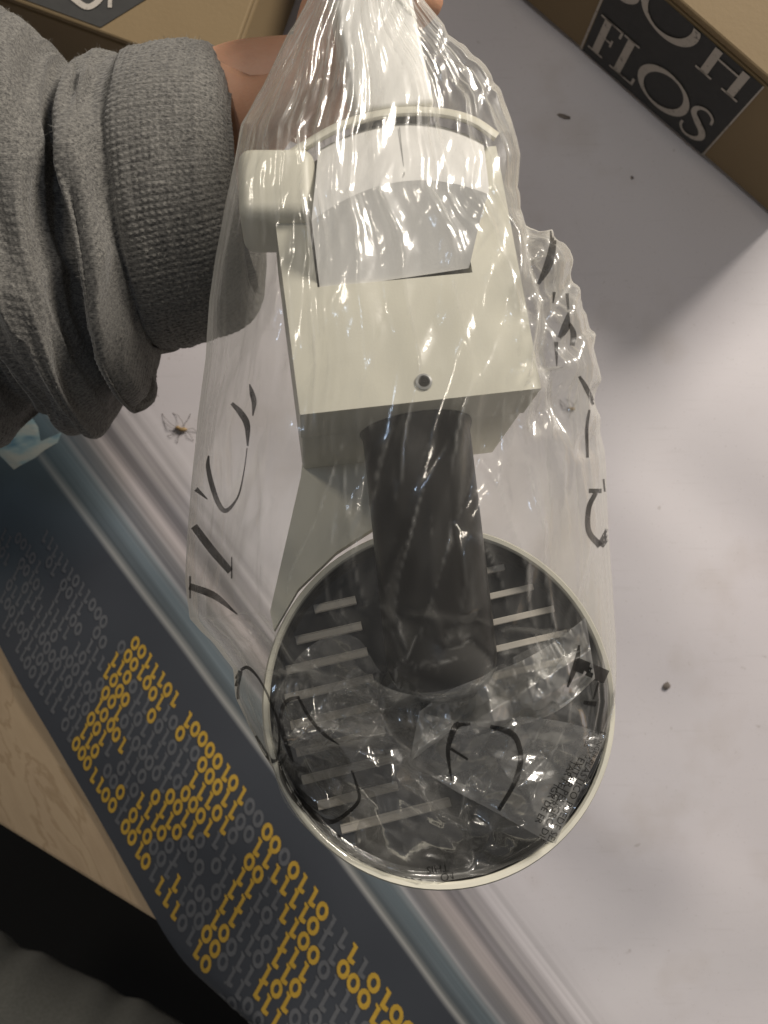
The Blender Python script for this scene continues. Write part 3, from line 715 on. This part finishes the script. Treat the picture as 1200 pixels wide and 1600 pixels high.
PRINT = [
    [([(362, 630), (376, 645), (386, 664), (387, 697)], [6, 11, 11, 3]), ([(386, 700), (383, 725), (376, 763), (368, 783), (353, 798), (342, 788), (332, 761), (325, 730), (326, 712)], [2, 2, 3, 4, 8, 9, 9, 8, 3])],
    [([(390, 600), (394, 615), (397, 629), (395, 650)], [2, 9, 9, 2])],
    [([(303, 822), (330, 858), (360, 893)], [13, 14, 12]), ([(362, 870), (362, 904)], [2, 3])],
    [([(306, 764), (324, 780)], [9, 2])],
    [([(296, 916), (335, 931), (371, 960)], [12, 12, 2]), ([(297, 900), (297, 935)], [4, 3])],
    [([(376, 1047), (387, 1043), (402, 1057), (416, 1081), (425, 1104), (435, 1133), (436, 1166), (433, 1188)], [5, 6, 4, 4, 4, 4, 4, 4]), ([(376, 1048), (368, 1075), (370, 1102), (388, 1138), (408, 1170), (422, 1188), (433, 1188)], [8, 14, 15, 14, 12, 9, 4])],
    [([(468, 1089), (449, 1095), (439, 1114), (441, 1142), (452, 1176), (458, 1190)], [5, 7, 7, 8, 7, 2]), ([(466, 1090), (482, 1119), (506, 1147), (530, 1164)], [4, 6, 6, 2])],
    [([(437, 1190), (442, 1214), (459, 1242), (482, 1266), (503, 1281), (520, 1284), (542, 1271), (561, 1249), (555, 1221), (549, 1204)], [5, 10, 14, 14, 11, 8, 7, 6, 4, 3])],
    [([(735, 1131), (714, 1133), (704, 1153), (700, 1173), (701, 1190), (706, 1220)], [5, 11, 10, 8, 6, 3]), ([(704, 1170), (731, 1187)], [5, 4]), ([(766, 1135), (793, 1143), (807, 1155), (814, 1182), (810, 1207), (799, 1233), (779, 1266)], [6, 11, 10, 9, 9, 8, 7])],
    [([(899, 1037), (948, 1058)], [24, 24]), ([(905, 1008), (902, 1030), (896, 1050), (887, 1074)], [3, 9, 9, 3]), ([(936, 1066), (928, 1092)], [3, 3]), ([(912, 1098), (932, 1100)], [6, 9])],
    [([(920, 767), (940, 767)], [8, 8]), ([(931, 770), (920, 794), (920, 830), (938, 853)], [8, 9, 10, 12]), ([(938, 853), (952, 828), (955, 804)], [13, 14, 8]), ([(946, 748), (948, 768)], [10, 10])],
    [([(863, 355), (864, 381), (856, 415), (841, 444)], [9, 12, 15, 5])],
    [([(888, 488), (884, 510), (874, 528)], [3, 15, 8]), ([(890, 505), (896, 522), (894, 540)], [5, 11, 9]), ([(869, 534), (870, 572)], [8, 2]), ([(866, 456), (864, 474)], [6, 2]), ([(886, 458), (888, 484)], [6, 4])],
    [([(905, 588), (916, 606), (928, 632)], [5, 9, 7])],
    [([(921, 640), (917, 668), (918, 715)], [4, 6, 5])],
]
for grp in PRINT:
    V, Fc = [], []
    for pts, wd in grp: print_ribbon(V, Fc, pts, wd)
    if Fc: mesh_obj('bag_lettering', V, Fc, M_ink, bag, smooth=True, origin=BO)
def small_text(s, px, py, ang, size):
    cu = bpy.data.curves.new('t', 'FONT'); cu.body = s; cu.size = 1; cu.resolution_u = 2
    to = bpy.data.objects.new('t', cu); COL.objects.link(to)
    dg = bpy.context.evaluated_depsgraph_get(); dg.update()
    me = bpy.data.meshes.new_from_object(to.evaluated_get(dg))
    bmt = bmesh.new(); bmt.from_mesh(me); bmesh.ops.triangulate(bmt, faces=bmt.faces)
    ca_, sa_ = math.cos(ang), math.sin(ang); V = []; ok = []
    for v_ in bmt.verts:
        u, w_ = v_.co.x * size, v_.co.y * size
        h_ = on_film(px + u * ca_ + w_ * sa_, py + u * sa_ - w_ * ca_, .0003); ok.append(h_ is not None); V.append(h_ if h_ is not None else (0, 0, 0))
    Fc = [[v_.index for v_ in f_.verts] for f_ in bmt.faces if all(ok[v_.index] for v_ in f_.verts)]
    bmt.free(); bpy.data.objects.remove(to); bpy.data.curves.remove(cu); bpy.data.meshes.remove(me)
    if Fc: mesh_obj('warning_text', V, Fc, M_ink, bag, smooth=False, origin=BO)['kind'] = 'stuff'
A_ = math.radians(117)
small_text('ATENCION', 934, 1190, A_, 17); small_text('PLASTICO PUEDE SER', 921, 1182, A_, 16); small_text('EVITAR PELIGRO DE', 905, 1182, A_, 16); small_text('TAR PELIGRO', 893, 1186, A_, 15)
small_text('IGR DE ER', 866, 1224, A_, 15)
for q, s_t in enumerate(('DANGER OF', 'THIS BAG', 'CRIBS')): small_text(s_t, 940 - q * 9, 1142 - q * 1, math.radians(112), 11)
small_text('TO', 712, 1362, math.radians(172), 18); small_text('THIS', 700, 1350, math.radians(172), 17)

# ------------------------------------------------------------------ person: sleeve, hand, trouser leg
per_o = empty('person', loc=(-.25, 0, 0.0)); PO = np.array((-.25, 0, 0))
tag(per_o, 'person in a grey knit sweatshirt reaching in from the left, hand gripping the bagged spotlight', 'person')
# sleeve cross sections: photo top, photo bottom, centre depth, half depth
SEC = [((-900, -80), (-850, 620), .060), ((-650, -70), (-600, 630), .061), ((-420, -60), (-380, 640), .060), ((-300, -30), (-270, 690), .066), ((-215, 25), (-190, 645), .054), ((-150, -5), (-110, 690), .066), ((-85, 0), (-45, 700), .067), ((-30, 10), (5, 690), .062), ((8, 34), (38, 625), .048),
       ((38, 34), (78, 672), .060), ((70, 57), (118, 687), .0615), ((100, 84), (160, 676), .057), ((126, 108), (185, 592), .0440), ((142, 101), (206, 650), .0535), ((168, 97), (234, 612), .0535), ((190, 99), (244, 560), .047), ((205, 100), (243, 540), .0452),
       ((222, 94), (252, 546), .0478), ((265, 85), (300, 535), .0485), ((318, 83), (352, 520), .0475), ((346, 93), (384, 502), .0455), ((366, 120), (400, 474), .0415), ((374, 150), (402, 450), .037), ((362, 160), (390, 440), .033), ((330, 160), (360, 440), .032)]
DC = .338
sec = np.array([[a[0], a[1], b[0], b[1], r] for a, b, r in SEC])
fine = catmull(sec, 30)
L = np.concatenate([[0], np.cumsum(np.hypot(np.diff((fine[:, 0] + fine[:, 2]) / 2), np.diff(fine[:, 4]) * 4000) + 1e-6)])
NU, NV = 820, 900
uq = np.linspace(0, L[-1], NU); fs = np.stack([np.interp(uq, L, fine[:, k_]) for k_ in range(5)], -1)
ph = np.linspace(0, 2 * np.pi, NV, endpoint=False)
cp, sp_ = np.cos(ph), np.sin(ph)
top_, bot_ = fs[:, 0:2], fs[:, 2:4]; mid = (top_ + bot_) / 2; half = (top_ - bot_) / 2
gx = mid[:, 0:1] + half[:, 0:1] * cp[None]; gy = mid[:, 1:2] + half[:, 1:2] * cp[None]
dd = DC - fs[:, 4:5] * sp_[None]
Xs = np.stack([(gx - 600) * DC / F, -(gy - 800) * DC / F, H - dd], -1)
def gn(X):
    du = np.gradient(X, axis=0); dv = np.roll(X, -1, 1) - np.roll(X, 1, 1); n = np.cross(dv, du); return n / np.maximum(np.linalg.norm(n, axis=-1, keepdims=True), 1e-12)
Ns = gn(Xs); cen = Xs.mean(1, keepdims=True); Ns *= np.sign((Ns * (Xs - cen)).sum((-1), keepdims=True) + 1e-9)
is_cuff = np.clip((mid[:, 0] - 218) / 14, 0, 1)[:, None]
lowf = -np.abs(vnoise((NU, NV), (60, 7), 27, True)) * .0042 - np.abs(vnoise((NU, NV), (34, 11), 28, True)) * .0030 + vnoise((NU, NV), (16, 9), 21, True) * .0034 + vnoise((NU, NV), (34, 22), 22, True) * .0012
Xs = Xs + Ns * (lowf * (1 - .82 * is_cuff))[..., None]
Ns = gn(Xs); Ns *= np.sign((Ns * (Xs - cen)).sum((-1), keepdims=True) + 1e-9)
# knit relief: wales along the arm, V stitches along each wale
arc_u = np.concatenate([[0], np.cumsum(np.linalg.norm(np.diff(Xs[:, NV // 4], axis=0), axis=1))])[:, None]
wn = 152; wale = ph[None] / (2 * np.pi) * wn + vnoise((NU, NV), (30, 40), 23, True) * .18
fw = wale % 1
V_ = np.abs(fw - .5)
stp = .0021
st_ = np.cos(2 * np.pi * (arc_u / stp + 1.1 * V_))
ridge = np.sin(np.pi * fw) ** .7
rel = ridge * (.62 + .38 * st_) * (.75 + .35 * vnoise((NU, NV), (200, 300), 24, True))
amp = .00066 * is_cuff + .00042 * (1 - is_cuff)
Xs = Xs + Ns * (rel * amp)[..., None]
ic = int(np.searchsorted(mid[:, 0], 236)) if False else int(np.argmax(mid[:, 0] > 226))
q_all = grid_quads(NU, NV, True).reshape(NU - 1, NV, 4)
sl = quads_obj('sleeve', Xs[:ic + 1], q_all[:ic].reshape(-1, 4), M_knit, per_o, origin=PO)
cu_ = quads_obj('cuff', Xs[ic:], q_all[ic:].reshape(-1, 4) - ic * NV, M_knit, sl, origin=PO)
# loose fibres standing off the knit
nf = 16000
fi = rng.integers(260, NU - 60, nf); fj = rng.integers(0, NV, nf); keep = np.sin(ph[fj]) > -.5; fi, fj = fi[keep], fj[keep]; nf = len(fi)
b_ = Xs[fi, fj]; n_ = Ns[fi, fj] + rng.normal(0, .6, (nf, 3)); n_ /= np.linalg.norm(n_, axis=1, keepdims=True); sd_ = rng.normal(0, 1, (nf, 3)); sd_ = np.cross(n_, sd_); sd_ /= np.linalg.norm(sd_, axis=1, keepdims=True)
ln = rng.uniform(.0006, .0019, (nf, 1)); wd_ = .00004
V = np.stack([b_ - sd_ * wd_, b_ + sd_ * wd_, b_ + n_ * ln + sd_ * wd_ * .5, b_ + n_ * ln - sd_ * wd_ * .5], 1).reshape(-1, 3)
fz = quads_obj('fuzz', V, np.arange(nf * 4).reshape(-1, 4), M_fuzz, sl, origin=PO); fz['kind'] = 'stuff'

# hand: joints joined into one skinned surface
J = {'wrist0': (250, 240, .338, 26), 'wrist1': (330, 190, .334, 25), 'wrist2': (385, 150, .328, 24), 'palm': (450, 120, .318, 23)}
hv, he, hrad = [], [], []
def jv(px, py, d, r): hv.append(tuple(P(px, py, d) - PO)); hrad.append(r / 1000); return len(hv) - 1
def chain(start, pts):
    prev = start
    for p_ in pts: i_ = jv(*p_); he.append((prev, i_)); prev = i_
    return prev
w0 = jv(230, 300, .338, 27); w1 = chain(w0, [(310, 225, .336, 26), (365, 165, .331, 24)]); pm = chain(w1, [(425, 118, .322, 21)])
# four fingers go up behind the stem and curl round it above the picture's edge; the thumb lies along its near side
chain(pm, [(470, 62, .316, 13), (500, 18, .312, 10), (545, -25, .306, 9.2), (585, -48, .300, 8.4), (612, -52, .292, 7)])
chain(pm, [(490, 92, .317, 13), (535, 45, .314, 10.5), (590, -5, .309, 9.6), (640, -30, .301, 8.8), (668, -38, .290, 7.2)])
chain(pm, [(495, 125, .319, 13), (548, 82, .317, 10), (605, 40, .313, 9.2), (655, 2, .305, 8.4), (682, -14, .294, 7)])
chain(pm, [(486, 178, .321, 14), (535, 142, .320, 9.6), (585, 92, .317, 8.2), (628, 62, .311, 7.4), (648, 48, .304, 6.2)])
th0 = chain(w1, [(420, 175, .314, 15), (455, 150, .303, 11.5), (492, 108, .297, 10), (520, 60, .294, 8.2)])
me = bpy.data.meshes.new('hand'); me.from_pydata(hv, he, []); me.update()
hand = link('hand', me, M_skin, per_o)
sk = hand.modifiers.new('skin', 'SKIN'); sk.use_smooth_shade = True; sk.branch_smoothing = .4
for i_, r_ in enumerate(hrad): me.skin_vertices[0].data[i_].radius = (r_, r_ * .9)
me.skin_vertices[0].data[0].use_root = True
ss_ = hand.modifiers.new('sub', 'SUBSURF'); ss_.levels = 2; ss_.render_levels = 2

# trouser leg under the table edge
ax0, ax1 = P(-420, 1464, .62), P(420, 1904, .62)
n1, n2 = 80, 72; tt_ = np.linspace(0, 1, n1); pa = np.linspace(0, 2 * np.pi, n2, endpoint=False)
dx = (ax1 - ax0); dx /= np.linalg.norm(dx); up = np.array([0, 0, 1.]); sd2 = np.cross(dx, up)
rr = .078 + vnoise((n1, n2), (10, 6), 33, True) * .004 + vnoise((n1, n2), (26, 4), 34, True) * .0025
Xt = ax0[None, None] + (ax1 - ax0)[None, None] * tt_[:, None, None] + rr[..., None] * (np.cos(pa)[None, :, None] * sd2 + np.sin(pa)[None, :, None] * up)
quads_obj('trouser_leg', Xt, grid_quads(n1, n2, True), M_trouser, per_o, origin=PO)

# ------------------------------------------------------------------ tiny things lying on the sheet
def tan_mat(name, c): t = NT(name); t.principled(Base_Color=t.mix(t.noise(t.obj(), 900, 2), c, tuple(x * .5 for x in c)), Roughness=.7); return t.m
M_bug, M_leg, M_crumb = tan_mat('tan_body', (.40, .27, .12)), tan_mat('dark_leg', (.08, .06, .04)), tan_mat('grey_crumb', (.20, .17, .15))
def tube(V, Fc, pts, r):
    p = np.array(pts, float); d = np.gradient(p, axis=0); d /= np.linalg.norm(d, axis=1, keepdims=True)
    for a in range(len(p)):
        s1 = np.cross(d[a], (0, 0, 1)); s1 /= max(np.linalg.norm(s1), 1e-9); s2 = np.cross(d[a], s1)
        for k_ in range(5): V.append(p[a] + r * (s1 * math.cos(k_ * 1.2566) + s2 * math.sin(k_ * 1.2566)))
    b = len(V) - 5 * len(p)
    for a in range(len(p) - 1):
        for k_ in range(5): Fc.append((b + a * 5 + k_, b + a * 5 + (k_ + 1) % 5, b + a * 5 + 5 + (k_ + 1) % 5, b + a * 5 + 5 + k_))
def spider(px, py, s, label, legs):
    c = sheet_pt(T(px, py)[:2])[0]; r = empty('spider', loc=tuple(c)); tag(r, label, 'spider', 'tiny spiders on the sheet')
    bm = bmesh.new()
    for dx_, dy_, rx, ry in ((0, 0, 7, 3.2), (-8, 3, 4, 2.6)):
        g = bmesh.ops.create_uvsphere(bm, u_segments=12, v_segments=8, radius=1)
        for v_ in g['verts']: v_.co = Vector(((dx_ + v_.co.x * rx) * pxm * s, (dy_ + v_.co.y * ry) * pxm * s, (3 + v_.co.z * 3.5) * pxm * s))
    bm_obj('body', bm, M_bug, r, smooth=True)
    for lg in legs:
        V, Fc = [], []
        tube(V, Fc, [(a * pxm * s, -b * pxm * s, z * pxm * s) for a, b, z in lg], .34 * pxm)
        mesh_obj('leg', V, Fc, M_leg, r)
LEGS = [[(0, -2, 2), (4, -10, 6), (10, -18, 3), (11, -25, .5)], [(2, -2, 2), (0, -12, 7), (-8, -22, 3), (-17, -26, .5)], [(-8, -1, 2), (-18, -8, 6), (-28, -18, 3), (-33, -25, .5)], [(-9, 0, 2), (-20, -4, 5), (-31, -13, .5)],
        [(-7, 3, 2), (-15, 8, 4), (-24, 9, .5)], [(-2, 3, 2), (-7, 12, 4), (-9, 21, .5)], [(5, 2, 2), (11, 8, 4), (16, 17, .5)], [(7, 0, 2), (15, -2, 4), (22, 4, .5)]]
spider(288, 672, 1.0, 'tiny tan spider with thin legs on the sheet, left of the bag below the cuff', LEGS)
spider(893, 640, .6, 'tiny tan spider seen through the right side of the bag', LEGS[:6])
def crumb(px, py, s, label, el=1.0, ang=0.0):
    c = sheet_pt(T(px, py)[:2])[0]; bm = bmesh.new(); bmesh.ops.create_icosphere(bm, subdivisions=2, radius=1)
    for v_ in bm.verts:
        k_ = 1 + random.uniform(-.25, .25); v_.co = Vector((v_.co.x * s * el * k_, v_.co.y * s * k_, (v_.co.z * .4 + .35) * s)) * pxm
    bmesh.ops.rotate(bm, verts=bm.verts, matrix=Matrix.Rotation(ang, 3, 'Z'))
    o_ = bm_obj('crumb', bm, M_crumb, None, smooth=True); o_.location = tuple(c); tag(o_, label, 'crumb', 'crumbs on the sheet')
crumb(1040, 1070, 5, 'small dark crumb on the white sheet, right of the dish', 1.2, .6)
crumb(880, 187, 3, 'elongated brown crumb on the sheet below the lettered box', 4, -.35)
crumb(985, 281, 2.5, 'pinhead crumb on the sheet between the bag and the lettered box')
